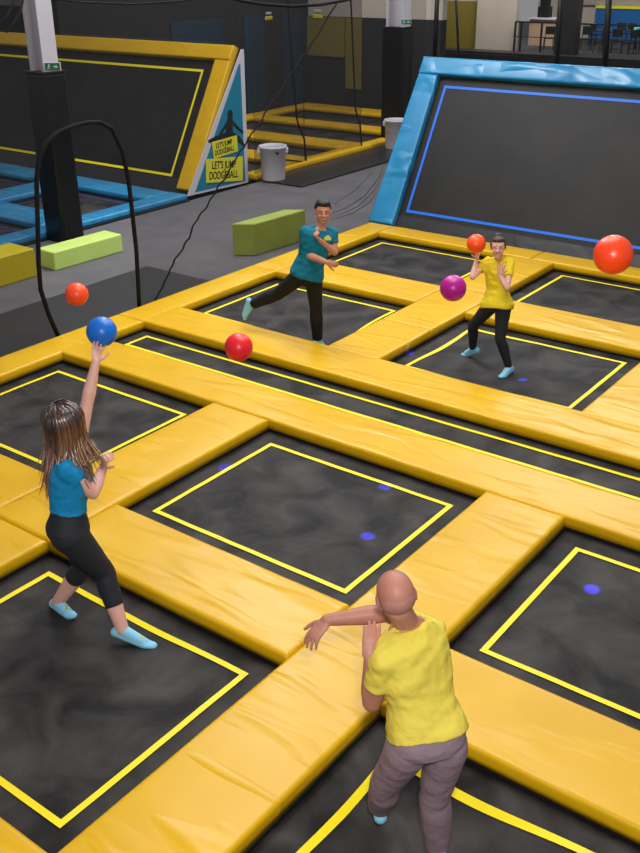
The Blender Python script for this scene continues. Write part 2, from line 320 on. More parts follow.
# ---------------------------------------------------------------- sloped wall trampolines
S60, C60, Y0W = math.sin(PI/3), math.cos(PI/3), 9.15
NW = V((0, -S60, C60))
def wp(x, s, h=0): return V((x, Y0W+s*C60, s*S60)) + NW*h
def wslab(mb, x0, x1, s0, s1, h0, h1): return mb.prism([wp(x0, s0, h0), wp(x1, s0, h0), wp(x1, s1, h0), wp(x0, s1, h0)], NW*(h1-h0))
def wpad(t, x0, x1, s0, s1, h1, m, lb, flare=0):
    mb = pad_mesh(x0, x1, s0, s1, 0, h1, amp=.009)
    for p in mb.v: p.x -= flare*(1-p.y/s1)*(x1-p.x)/(x1-x0)
    mb.v = [wp(p.x, p.y, p.z) for p in mb.v]
    tag(mb.build('foam_pad', m, t, True, t.location), label=lb)
def slope_wall(x0, x1, side, label, padm, linem, wl, xl, lb):
    t = thing('sloped_trampoline_wall', label, 'trampoline wall', ((x0+x1)/2, Y0W, 0), None)
    wslab(MB(), x0+.3, x1-.3, .06, 2.9, .02, .03).build('jump_mat', M_WMAT, t, origin=t.location)
    mb = MB(); a, b, s0, s1 = xl
    wslab(mb, a, b, s0, s0+wl, .031, .034); wslab(mb, a, b, s1-wl, s1, .031, .034); wslab(mb, a, a+wl, s0+wl, s1-wl, .031, .034); wslab(mb, b-wl, b, s0+wl, s1-wl, .031, .034)
    mb.build('boundary_line', linem, t, origin=t.location)
    wpad(t, x0, x1, 2.76, 3.06, .165, padm, lb+' top pad')
    wpad(t, x0, x0+.39, .07, 2.76, .155, padm, lb+' left side pad', .11); wpad(t, x1-.41, x1, .07, 2.76, .145, padm, lb+' right side pad')
    f = MB(); 
    for x in (x0+.1, (x0+x1)/2, x1-.1):
        f.tube([wp(x, 0, -.05), wp(x, 3.0, -.05)], .03); f.tube([wp(x, 2.97, -.05), (x, Y0W+2.97*C60+.12, 0)], .03)
    f.tube([wp(x0+.1, 2.99, -.05), wp(x1-.1, 2.99, -.05)], .03); f.build('steel_frame', M_BLACK, t, True, t.location)
    k = MB().prism([(x0+.05, Y0W-.06, 0), (x1-.05, Y0W-.06, 0), (x1-.05, Y0W+.1, .26), (x0+.05, Y0W+.1, .26)], (0, .02, .01)); k.build('skirt', M_SKIRT, t, origin=t.location)
    return t
slope_wall(-3.80, 5.2, 0, 'large black sloped trampoline wall framed with light blue pads', M_BLUE, M_BLINE, .045, (-3.29, 4.6, .36, 2.62), 'light blue')
slope_wall(-17.5, -8.16, 0, 'black sloped trampoline wall framed with yellow pads, behind the left court', M_YEL, M_LINE, .05, (-16.9, -8.88, .32, 2.57), 'yellow')

# triangular side sign of the left wall
XS = -8.14
t = thing('triangular_sign', 'teal triangular sign with a jumping figure closing the end of the yellow-framed wall', 'sign', (XS, 10.3, 0))
MB().prism([onx(186, 196, XS), onx(247, 182, XS), onx(242.5, 49, XS), onx(240, 49, XS)], (.02, 0, 0)).build('panel', M_WHITE, t, origin=t.location)
MB().prism([onx(194.5, 192, XS+.021), onx(244.5, 180.5, XS+.021), onx(239.5, 64, XS+.021), onx(238, 64, XS+.021)], (.003, 0, 0)).build('print', M_TEAL, t, origin=t.location)
def sp(px, py, h=.028): return onx(px, py, XS+h)
fig = MB()
def limb(a, b, r1, r2): fig.cap(sp(*a), sp(*b), r1, r2, 10, flat=(1, 0, 0), fr=1.0)
limb((229.5, 114), (229.5, 117), .085, .08); limb((229, 122), (228.5, 133), .10, .12); limb((228.5, 120), (223, 129), .04, .035); limb((223, 129), (219.5, 134), .035, .03)
limb((230, 120), (237, 128), .04, .035); limb((237, 128), (242, 132), .035, .03); limb((228, 136), (216, 139), .10, .07); limb((216, 139), (208.5, 141), .07, .03); limb((229, 135), (238, 139), .10, .07); limb((238, 139), (244, 146), .06, .03)
for v in fig.v: v.x = XS+.026+(v.x-(XS+.028))*.04
fig.build('jumper_print', M_INK, t, origin=t.location)
def quad_label(cs, name):
    P = [sp(*c, .034) for c in cs]; return MB().prism(P, (.006, 0, 0)).build(name, M_LBL, t, origin=t.location), P
for cs, sz in ((((205, 159), (205.3, 182.8), (242, 180.2), (242, 156)), .23), (((211, 142), (213, 158.5), (237, 151), (236, 135)), .165)):
    o, P = quad_label(cs, 'notice'); c = sum(P, V())/4; ydir = ((P[3]-P[0])+(P[2]-P[1])).normalized(); zdir = V((1, 0, 0)).cross(ydir).normalized()
    Mx = Matrix((ydir, zdir, V((1, 0, 0)))).transposed().to_4x4()
    hgt = ((P[0]-P[1]).length+(P[3]-P[2]).length)/2
    for k, tx in enumerate(("LET'S JUMP", "DODGEBALL")):
        Mx.translation = c + V((.008, 0, 0)) + zdir*(hgt*(.2-.42*k)) - ydir*.03; text(tx, 'lettering', M_INK, t, Mx, hgt*.44, .92*((P[3]-P[0]).length*.8/(hgt*.44*5.4)))

# ---------------------------------------------------------------- columns
def exit_sign(cx, label, wdt, sc=1):
    t = thing('exit_sign', label, 'sign', cx); r = V((.8, .6, 0)); f = V((.6, -.8, 0)); u = V((0, 0, 1)); c = V(cx); h = wdt/2
    MB().obox(c, r*wdt, u*h, f*.02).build('housing', M_WHITE, t, origin=t.location, bevel=.005)
    MB().obox(c+f*.022, r*wdt*.92, u*h*.86, f*.003).build('sign_face', mat('exit_green', srgb(20, 120, 80), .4), t, origin=t.location)
    g = MB(); q = c+f*.028; P = lambda a, b: q+r*(a*wdt)+u*(b*h)
    g.cap(P(-.42, .45), P(-.42, .46), h*.16, h*.16, 8); g.cap(P(-.42, .2), P(-.5, -.15), h*.14, h*.1, 8); g.cap(P(-.5, -.15), P(-.3, -.6), h*.08, h*.06, 8); g.cap(P(-.5, -.15), P(-.7, -.6), h*.08, h*.06, 8); g.cap(P(-.42, .2), P(-.2, .05), h*.06, h*.05, 8); g.cap(P(-.42, .2), P(-.65, .05), h*.06, h*.05, 8)
    mwh = mat('exit_white', srgb(230, 240, 235), .4); g.build('running_figure', mwh, t, origin=t.location); g = MB()
    g.prism([P(.1, .12), P(.1, -.12), P(.4, -.12), P(.4, -.4), P(.7, 0), P(.4, .4), P(.4, .12)], f*.004)
    g.build('arrow', mwh, t, origin=t.location)
def column(x0, x1, y0, y1, label, zt=2.7):
    t = thing('column', label, 'column', ((x0+x1)/2, (y0+y1)/2, 0)); ww = .075
    c = MB(); cx, cy = (x0+x1)/2, (y0+y1)/2; hx, hy = (x1-x0)/2-ww, (y1-y0)/2-ww
    c.box((cx-hx, cy-hy, zt-.1), (cx-hx+.05, cy+hy, 9)).box((cx+hx-.05, cy-hy, zt-.1), (cx+hx, cy+hy, 9)).box((cx-hx+.05, cy-.03, zt-.1), (cx+hx-.05, cy+.03, 9)); c.build('steel_post', M_WHITE, t, origin=t.location)
    MB().box((x0, y0, 0), (x1, y1, zt)).build('padding', mat('column_vinyl', srgb(6, 8, 11), .35, .5, bump=.03, scale=2, stretch=(1, 1, .25), dist=1), t, origin=t.location, bevel=.05)
    MB().box((x0-.02, y0-.02, zt), (x1+.02, y1+.02, zt+.02)).build('collar', M_BLACK, t, origin=t.location)
column(-7.985, -7.50, 5.32, 5.77, 'padded column rising behind the arched net opening, white steel above black vinyl')
exit_sign((-7.44, 5.47, 2.80), 'green exit sign low on the white steel of the left column', .125)
column(-8.52, -7.90, 16.35, 16.85, 'far padded column beside the blue wall, white steel above black vinyl')
exit_sign((-7.80, 16.3, 2.85), 'green exit sign on the far column near the top edge', .12)

# ---------------------------------------------------------------- walkway things
def shade_strip(x0, x1, y0, y1, label): o = MB().box((x0, y0, .0), (x1, y1, .012)).build('floor_shade_strip', M_DARKFLOOR, origin=((x0+x1)/2, (y0+y1)/2, 0)); tag(o, label, 'floor mat')
shade_strip(-5.42, PX0-.02, -6, 5.2, 'dark strip of painted floor shade between the grey walkway and the yellow edge pads')  # thin dark slab stands in for shade on the walkway floor
o = MB().box((-8.04, 11.0, 0), (-6.88, 20.3, .04)).build('platform_mat', mat('black_platform', srgb(34, 33, 36), .35, .5, bump=.004, scale=4), origin=(-7.4, 15, 0), bevel=.01); tag(o, 'black floor mat under the two white bins', 'floor mat')
def block(P, d1, d2, h, L, Wd, m, label):
    c = V(P); a = V(d1).normalized(); b = V(d2).normalized()
    mb = MB().prism([c, c+a*Wd, c+a*Wd+b*L, c+b*L], (0, 0, h)); o = mb.build('foam_block', m, origin=tuple(c+a*Wd/2+b*L/2), bevel=.02); tag(o, label, 'foam block')
foam = lambda n, c, c2: mat(n, c, .5, .4, bump=.004, scale=5, col2=c2, cscale=2)
block((-4.72, 6.42, 0), (.83, .55, 0), (.07, 1, 0), .52, 1.22, .36, foam('green_foam', srgb(164, 180, 78), srgb(154, 168, 68)), 'tall green foam block on the grey walkway behind the man in teal')
block((-6.82, 4.24, 0), (1, -.05, 0), (.03, 1, 0), .29, 1.36, .42, foam('lime_foam', srgb(196, 222, 118), srgb(186, 212, 104)), 'low lime green foam block seen through the arched net opening')
block((-7.0, 2.3, 0), (1, 0, 0), (0, 1, 0), .43, 1.6, .58, foam('mustard_foam', srgb(206, 186, 20), srgb(196, 174, 14)), 'yellow foam block cut off by the left edge')
def bin_(c, h, r, label, bag=False):
    t = thing('bin', label, 'bin', c); M_B = mat('bin_plastic', srgb(206, 202, 208), .45, .4, bump=.03 if bag else .004, scale=7 if bag else 3); n = 32; c = V(c); mb = MB(); prof = [(r*.84, .0), (r*.86, .02), (r*.97, h*.93), (r*1.03, h*.94), (r*1.05, h*.97), (r*1.02, h), (r*.95, h), (r*.93, h*.9), (r*.8, .04)]
    vs = [c+V((a*math.cos(2*PI*j/n), a*math.sin(2*PI*j/n), z)) for a, z in prof for j in range(n)]; k = len(prof)
    mb.add(vs, [[i*n+j, i*n+(j+1) % n, (i+1)*n+(j+1) % n, (i+1)*n+j] for i in range(k-1) for j in range(n)] + [list(range(n))[::-1], [(k-1)*n+j for j in range(n)]]); mb.build('body', M_B, t, True, t.location)
    rd = V((.8, .6, 0))
    for sg in (-1, 1):
        q = c+rd*(sg*r*1.02)+V((0, 0, h*.86)); MB().obox(q, rd*.03, V((-.6, .8, 0))*.08, V((0, 0, .05))).build('handle', M_B, t, origin=t.location, bevel=.012)
    if not bag: MB().prism([c+V((.6, -.8, 0))*(r*.98)+rd*a+V((0, 0, z)) for a, z in ((.04, h*.86), (.14, h*.86), (.12, h*.78))], V((.6, -.8, 0))*-.03).build('dark_patch', M_INK, t, origin=t.location)
bin_(tuple(onz(273, 179, .04)), .70, .285, 'white plastic bin on the front of the black mat, right of the teal sign')
bin_(tuple(onz(394.3, 148, .04)), .68, .27, 'white bin with a bag liner half hidden by the blue sloped wall', True)

# ---------------------------------------------------------------- nets, ropes, poles
def net_panel(x, y0, y1, z0, z1, m, label, hole=None, wav=.04, axis='x', group=None, bottom=None, name='safety_net'):
    pts = []; edges = []; ny, nz = max(2, int((y1-y0)/.3)), max(2, int((z1-z0)/.4))
    for j in range(nz+1):
        for i in range(ny+1): pts.append(V((y0+(y1-y0)*i/ny, z0+(z1-z0)*j/nz)))
    if hole:
        n0 = len(pts); pts += [V(h) for h in hole]; k = len(hole); edges = [(n0+i, n0+(i+1) % k) for i in range(k)]
    vo, eo, fo, *_ = delaunay_2d_cdt(pts, edges, [], 0, 1e-5)
    def inside(p):
        c = False; n = len(hole)
        for i in range(n):
            a, b = hole[i], hole[(i+1) % n]
            if (a[1] > p[1]) != (b[1] > p[1]) and p[0] < (b[0]-a[0])*(p[1]-a[1])/(b[1]-a[1])+a[0]: c = not c
        return c
    fs = [f for f in fo if not (hole and inside(sum((vo[i] for i in f), V((0, 0)))/len(f)))]
    def P(y, z):
        dx = wav*noise.noise(V((y*.8, z*.35, 3))) - (.07*min(1, max(0, (y-8.6)/.45)) if hole else 0)
        return (x+dx, y, z) if axis == 'x' else (y, x+dx, z)
    vs = [P(a[0], a[1]) for a in vo]
    t = thing(name, label, 'net', P((y0+y1)/2, z0), group)
    MB().add(vs, fs).build('netting', m, t, True, t.location)
    if hole:
        h = [P(*q) for q in hole]; MB().tube(h, .028, 8).build('opening_binding', M_ROPE, t, True, t.location)
    return t, P
arch = [(3.60, -.02), (3.63, .5), (3.65, .87), (3.64, 1.4), (3.63, 1.78), (3.57, 2.15), (3.43, 2.44), (3.25, 2.54), (3.05, 2.56), (2.85, 2.55), (2.62, 2.51), (2.42, 2.42), (2.28, 2.25), (2.21, 2.03), (2.14, 1.5), (2.08, 1.05), (2.06, .74), (2.13, .4), (2.26, -.02)]
nt_, P_ = net_panel(-3.915, -3, 10.9, .0, 6.5, M_NET, 'black safety net along the walkway edge with an arched opening', arch, wav=.025)
for pp in (((386, 160), (378, 178), (364, 196), (345, 208), (322, 216)), ((384, 170), (374, 190), (358, 206), (338, 215)), ((380, 186), (368, 203), (352, 213), (330, 220)), ((372, 172), (352, 192), (333, 204))):
    MB().tube([onx(*q, -3.99) for q in pp], [.002]+[.005]*(len(pp)-2)+[.002], 6).build('gathered_fold', M_ROPE, nt_, True, nt_.location)
t, P = net_panel(-8.15, 11.0, 12.78, .12, 6, M_NETD, 'dense black net panel hanging over the front of the back court, left one', group='net panels of the back court')
MB().tube([(-8.15, 12.8, .1), (-8.15, 12.75, .6), (-8.15, 12.5, 1.05), (-8.16, 12.3, 3), (-8.15, 12.2, 6)], .02).build('edge_cord', M_ROPE, t, True, t.location)
MB().tube([(-8.15, 11.0, .35), (-8.15, 11.9, .3), (-8.15, 12.8, .1)], .018).build('hem_cord', M_ROPE, t, True, t.location)
t, P = net_panel(-8.2, 12.8, 15.05, .12, 6, M_NETD, 'dense black net panel hanging over the back court, right one', group='net panels of the back court')
MB().tube([(-8.2, 15.07, .12), (-8.2, 15.0, .6), (-8.2, 14.8, 1.0), (-8.2, 14.6, 3.3), (-8.2, 14.5, 6)], .02).build('edge_cord', M_ROPE, t, True, t.location)
net_panel(10.85, -17.5, -8.3, 2.75, 7, M_NETD, 'dense black net above the yellow-framed sloped wall', axis='y')
t, P = net_panel(10.9, -3.9, 6, 2.7, 7, netmat('thin_netting', (.02, .02, .022, 1), .12), 'thin black net above the blue sloped wall', axis='y')
def wob(pts, amp, n=6):
    out = []; pts = [V(p) for p in pts]
    for a, b in zip(pts[:-1], pts[1:]):
        for i in range(n): p = a.lerp(b, i/n); out.append(p+V((0, noise.noise(p*9)*amp, noise.noise(p*9+V((5, 5, 5)))*amp)))
    return out+[pts[-1]]
XR = -3.92
o = MB().tube(wob([onx(*p, XR) for p in ((336, 4), (300, 60), (265, 114), (244, 146), (219, 184), (204, 209), (195, 222), (184, 246), (172, 263), (164, 283), (154, 300))], .05), .013, 6).build('rope', M_ROPE, None, True, onx(154, 300, XR)); tag(o, 'thin black rope running slantwise down in front of the teal sign', 'rope')
o = MB().tube([onx(*p, XR) for p in ((225, -4), (240, .5), (262, 4), (290, 6), (320, 4.5), (345, 0), (360, -4))], .022, 8).build('hanging_cable', M_ROPE, None, True, onx(290, 6, XR)); tag(o, 'thick black cable sagging across the top edge above the back court', 'cable')
o = MB().tube([onx(*p, XR) for p in ((45, -2), (80, 2), (130, 4), (180, 1), (200, -3))], .010, 8).build('hanging_cable', M_ROPE, None, True, onx(130, 4, XR)); tag(o, 'thin black cable sagging at the top edge right of the left column', 'cable')
for k, (pp, lb) in enumerate((([(-4, 27), (6, 16), (12, 4), (14, -4)], 'black net cord curving at the top left corner'), ([(5, 32), (14, 22), (20, 10), (23, -4)], 'black net cord curving just left of the white column'))):
    o = MB().tube([onx(*p, -7.0) for p in pp], .02, 6).build('rope', M_ROPE, None, True, onx(*pp[1], -7.0)); tag(o, lb, 'rope')
o = MB().tube([ony(440, 57, 10.88), ony(444, -30, 10.88)], .04, 10).build('net_pole', M_BLACK, None, True, ony(440, 57, 10.88)); tag(o, 'black net pole standing behind the left corner of the blue wall', 'pole')
for v in [o]: v.location = ony(434, 56, 10.88)
o = MB().tube([ony(604, 70, 10.88), ony(610, -30, 10.88)], .05, 10).build('net_pole', M_BLACK, None, True, ony(604, 70, 10.88)); tag(o, 'black net pole behind the top of the blue wall, right one', 'pole')
o = MB().tube([ony(458, 58, 14), ony(454, -30, 14)], .025, 10).build('net_pole', M_BLACK, None, True, ony(458, 58, 14)); tag(o, 'thin black pole in front of the olive far wall', 'pole')
o = MB().tube([ony(556, 66, 10.9), ony(562, -30, 10.9)], .035, 10).build('net_pole', M_BLACK, None, True, ony(556, 66, 10.9)); tag(o, 'black net pole at the left side of the dark cafe pillar', 'pole')

# ---------------------------------------------------------------- cafe beyond the blue wall
p0 = ony(513, 54, YF); p1 = ony(640, 72, YF)
ZC = .42
struct('floor', MB().box((p0.x, YF-.2, 0), (4, 45, ZC)), M_DARKFLOOR)
struct('trim', MB().box((p0.x-3.5, YF-1.2, 0), (4, YF-.2, .45)), M_BLACK)
r_ = thing('railing', 'black metal railing at the front of the cafe terrace', 'railing', (p0.x, YF-.15, ZC))
mb = MB(); ya = YF-.15
xa, xb, xc = ony(513, 50, ya).x, ony(519, 50, ya).x, ony(560, 50, ya).x; zt = ony(530, 22, ya).z
for x in (xa, xb, (xb+xc)/2): mb = MB().box((x-.035, ya-.03, ZC), (x+.035, ya+.03, zt)); mb.build('post', M_BLACK, r_, origin=r_.location)
MB().box((xa, ya-.03, zt-.03), (-7, ya+.03, zt+.03)).build('top_rail', M_BLACK, r_, origin=r_.location)
MB().box((xa, ya-.02, (zt+ZC)/2), (-7, ya+.02, (zt+ZC)/2+.03)).build('mid_rail', M_BLACK, r_, origin=r_.location)
q0 = ony(430, 52, 34.0); q1 = ony(513, 60, 34.0)
r2 = thing('railing', 'low black rail crossing in front of the beige far wall', 'railing', (q0.x, 34, 0))
MB().box((q0.x-1, 33.97, q0.z-.03), (q1.x+.2, 34.03, q0.z+.03)).build('top_rail', M_BLACK, r2, origin=r2.location)
for x in (q0.x, (q0.x+q1.x)/2, q1.x): MB().box((x-.03, 33.97, 0), (x+.03, 34.03, q0.z)).build('post', M_BLACK, r2, origin=r2.location)
pl = ony(557, 40, YF-.4).x; pr = ony(577, 40, YF-.4).x
o = MB().box((pl, YF-.7, 0), (pr, YF-.2, 9)).build('pillar', M_SKIRT, origin=((pl+pr)/2, YF-.4, 0)); tag(o, 'wide dark pillar at the front of the cafe', 'pillar')
M_WD = mat('pale_wood', srgb(196, 168, 140), .6, .3); M_CB = mat('cafe_blue', srgb(22, 92, 150), .6, .3); M_CT = mat('cafe_teal', srgb(90, 190, 190), .5, .3)
c0, c1 = ony(527, 46, 39).x, ony(552, 46, 39).x
ct = thing('counter', 'pale wooden serving counter behind the cafe railing', 'counter', ((c0+c1)/2, 39.3, ZC))
MB().box((c0, 39, ZC), (c1, 39.8, ZC+1.1)).build('cabinet', M_WD, ct, origin=ct.location); MB().box((c0-.06, 38.9, ZC+1.1), (c1+.06, 39.9, ZC+1.16)).build('countertop', M_WHITE, ct, origin=ct.location)
o = MB().box((c0+.2, 39.3, ZC+1.16), (c0+.75, 39.7, ZC+1.62)).box((c0+.3, 39.3, ZC+1.62), (c0+.65, 39.7, ZC+1.98)).build('coffee_machine', M_BLACK, origin=(c0+.5, 39.5, ZC+1.16), bevel=.03); tag(o, 'black coffee machine on the pale serving counter', 'coffee machine')
b0, b1 = ony(588, 30, 44).x, ony(665, 30, 44).x; bz0, bz1 = ony(610, 29, 44).z, ony(610, 9, 44).z
bn = thing('booth_bench', 'long blue padded bench along the cafe back wall', 'bench', ((b0+b1)/2, 44.3, ZC))
MB().box((b0, 44.0, ZC), (b1, 44.6, ZC+.5)).build('seat', M_CB, bn, origin=bn.location); MB().box((b0, 44.6, ZC), (b1, 44.8, bz1)).build('backrest', M_CB, bn, origin=bn.location); MB().box((b0, 44.55, bz1), (b1, 44.82, bz1+.12)).build('yellow_trim', M_LBL, bn, origin=bn.location)
wv = mat('corrugated_cladding', srgb(168, 160, 150), .6, .3, bump=.05, scale=8, stretch=(1, 1, 6)); struct('trim', MB().box((b0-2, 44.85, bz1+.12), (b1+3, 44.95, 8)), wv)
def chair_proto(seat):
    t = thing('cafe_chair', 'dark cafe chair', 'chair', (0, 0, 0), 'chairs in the cafe')
    MB().box((-.21, -.21, .44), (.21, .21, .48)).build('seat', seat, t, bevel=.01); MB().box((-.21, .18, .60), (.21, .22, .92)).build('backrest', seat, t, bevel=.01)
    for a, b in ((-1, -1), (1, -1), (-1, 1), (1, 1)): MB().tube([(a*.18, b*.18, .44 if b < 0 else .8), (a*.22, b*.22, 0)], .018, 6).build('leg', M_BLACK, t)
    return t
def copy_tree(o, loc, rz, label):
    c = o.copy(); COL.objects.link(c); c.location = loc; c.rotation_euler = (0, 0, rz); c['label'] = label
    for ch in o.children: d = ch.copy(); COL.objects.link(d); d.parent = c
    return c
spots = [(548, 44, 0.3, 37.5, 'dark cafe chair behind the railing, left of the dark pillar'), (584, 50, .2, 38, 'dark cafe chair just right of the dark pillar'), (594, 46, 2.6, 40.3, 'dark cafe chair behind the black net pole'), (599, 54, -.6, 37.2, 'dark cafe chair left of the black net pole, in the front row'),
         (615, 54, .4, 37.5, 'dark cafe chair right of the black net pole, front row'), (627, 56, -.5, 37.2, 'dark cafe chair third from the right in the front row'), (639, 57, .9, 37.8, 'dark cafe chair cut off by the right edge'), (620, 44, 3.3, 41.5, 'dark cafe chair against the blue bench, left'), (632, 45, 3.0, 41.5, 'dark cafe chair against the blue bench, right')]
pr_ = {}
for k, (px, py, rz, y, lb) in enumerate(spots):
    kk = 'b' if k in (0, 4) else 'd'
    p = ony(px, py, y); loc = (p.x, y, ZC)
    if kk not in pr_: pr_[kk] = chair_proto(M_CT if kk == 'b' and k else M_BLACK); tt = pr_[kk]; tt.location = loc; tt.rotation_euler = (0, 0, rz); tt['label'] = lb
    else: copy_tree(pr_[kk], loc, rz, lb)
tbs = [(605, 49, 38.6, 'dark square cafe table behind the right net pole'), (634, 49, 39.4, 'dark square cafe table at the right, before the blue bench'), (590, 44, 41, 'dark square cafe table at the back, right of the pillar')]
tp = None
for px, py, y, lb in tbs:
    p = ony(px, py, y)
    if tp is None:
        tp = thing('cafe_table', lb, 'table', (0, 0, 0), 'tables in the cafe'); MB().box((-.4, -.4, .72), (.4, .4, .76)).build('tabletop', M_BLACK, tp); MB().tube([(0, 0, 0), (0, 0, .72)], .04, 8).build('pedestal', M_BLACK, tp); MB().box((-.25, -.25, 0), (.25, .25, .02)).build('base', M_BLACK, tp); tp.location = (p.x, y, ZC)
    else: copy_tree(tp, (p.x, y, ZC), .3, lb)
    o = MB().box((-.12, -.1, 0), (.12, .1, .12)).build('menu_box', M_CT if px != 607 else M_WHITE, bevel=.02); o.location = (p.x, y, ZC+.76); tag(o, 'small %s holder on the %s' % ('white' if px == 607 else 'pale teal', lb.replace('dark square ', '')), 'holder')

# small emblems on the back walls
def emblem(p, r, u, s, label):
    t = thing('wall_emblem', label, 'sign', p); n = r.cross(u).normalized(); 
    if n.dot(CAM-p) < 0: n = -n
    MB().obox(p+u*s*.5, r*s*.75, u*s*.22, n*.02).build('white_word', M_WHITE, t, origin=t.location, bevel=.02); MB().obox(p-u*s*.3, r*s, u*s*.33, n*.02).build('yellow_word', M_LBL, t, origin=t.location, bevel=.02)
emblem(onx(268, 16, -13.9), V((0, 1, 0)), V((0, 0, 1)), .16, 'small white and yellow emblem high on the left wall of the back court')
emblem(ony(317, 14, 20.42), V((1, 0, 0)), V((0, 0, 1)), .18, 'small yellow and white emblem high on the dark back wall')

# ---------------------------------------------------------------- balls
def ball(c, r, col, label, spec=.5):
    t = thing('dodgeball', label, 'ball', c, 'dodgeballs in play'); m = mat('ball_rubber', col, .33, .5, bump=.0015, scale=40)
    MB().ell(c, (r, 0, 0), (0, r, 0), (0, 0, r), 40, 24).build('shell', m, t, True, t.location)
    d = V((.3, .5, -.8)).normalized(); MB().cap(V(c)+d*(r-.002), V(c)+d*(r+.001), .006, .006, 8).build('valve', M_INK, t, True, t.location)
    return t
def atd(px, py, r, rpx): return CAM+ray(px, py)*(FPX*r/rpx)
ball(atd(76, 294, .11, 11.6), .11, srgb(255, 80, 35), 'orange ball flying at the far left, before the arched opening')
ball(atd(238, 347, .11, 14.2), .11, srgb(232, 30, 45), 'red ball flying over the long pad left of the picture centre')
ball(atd(452.5, 288, .11, 13.2), .11, srgb(180, 10, 140), 'magenta ball flying towards the woman in yellow')
ball(atd(612.5, 254.5, .11, 19.6), .11, srgb(255, 74, 20), 'large-looking orange ball flying at the right edge')

# ---------------------------------------------------------------- people
def W(c1, c2, s=2.0, **k): return mat('cloth', c1, .8, .25, bump=.006, scale=14, dist=1.2, col2=c2, cscale=s, **k)
def orth(l, d): l = V(l)-d*V(l).dot(d); return l.normalized()
def hand(mb, wr, tip, palmn, thumb, curl, spread=.12, sc=1.0, seg=(1, 1, 1)):
    """palm plus four jointed fingers of different lengths and a thumb from the side of the palm"""
    wr, tip = V(wr), V(tip); d = (tip-wr).normalized(); n = orth(palmn, d); s = d.cross(n)*thumb   # s: towards the thumb
    pl = .092*sc
    mb.cap(wr-d*.01, wr+d*pl*.35, .026*sc, .034*sc, 12, flat=s, fr=.55)
    mb.cap(wr+d*pl*.3, wr+d*pl*.80, .038*sc, .040*sc, 14, flat=s, fr=.38)
    for k, (off, L) in enumerate(((.030, .072), (.010, .080), (-.010, .075), (-.029, .060))):
        p = wr+d*pl*(.93 if 0 < k < 3 else .88)+s*off*sc; dd = (d+s*spread*(off/.03)).normalized(); mb.cap(p-dd*.035*sc, p, .0105*sc, .0105*sc, 10)
        for q in range(3):
            a = curl*(.75, 1.0, .8)[q]; ax = dd.cross(n).normalized(); dd = Matrix.Rotation(a, 3, ax) @ dd
            e = p+dd*(L*sc*(.45, .31, .24)[q]); mb.cap(p, e, (.0100-.001*q)*sc, (.0092-.001*q)*sc, 10); p = e
    b = wr+d*pl*.28+s*.024*sc; dd = (d*.62+s*.72+n*.25).normalized(); mb.cap(b-s*.01, b, .016*sc, .014*sc, 10)
    for q, L in enumerate((.040, .030, .024)):
        e = b+dd*L*sc; mb.cap(b, e, (.0135-.0015*q)*sc, (.012-.0015*q)*sc, 10); b = e; dd = (dd+d*.35+n*.25*curl).normalized()
def lock_geo(mb, pts, r0, wdt):
    mb.tube(pts, r0, 6, flat=wdt, fr=.45)
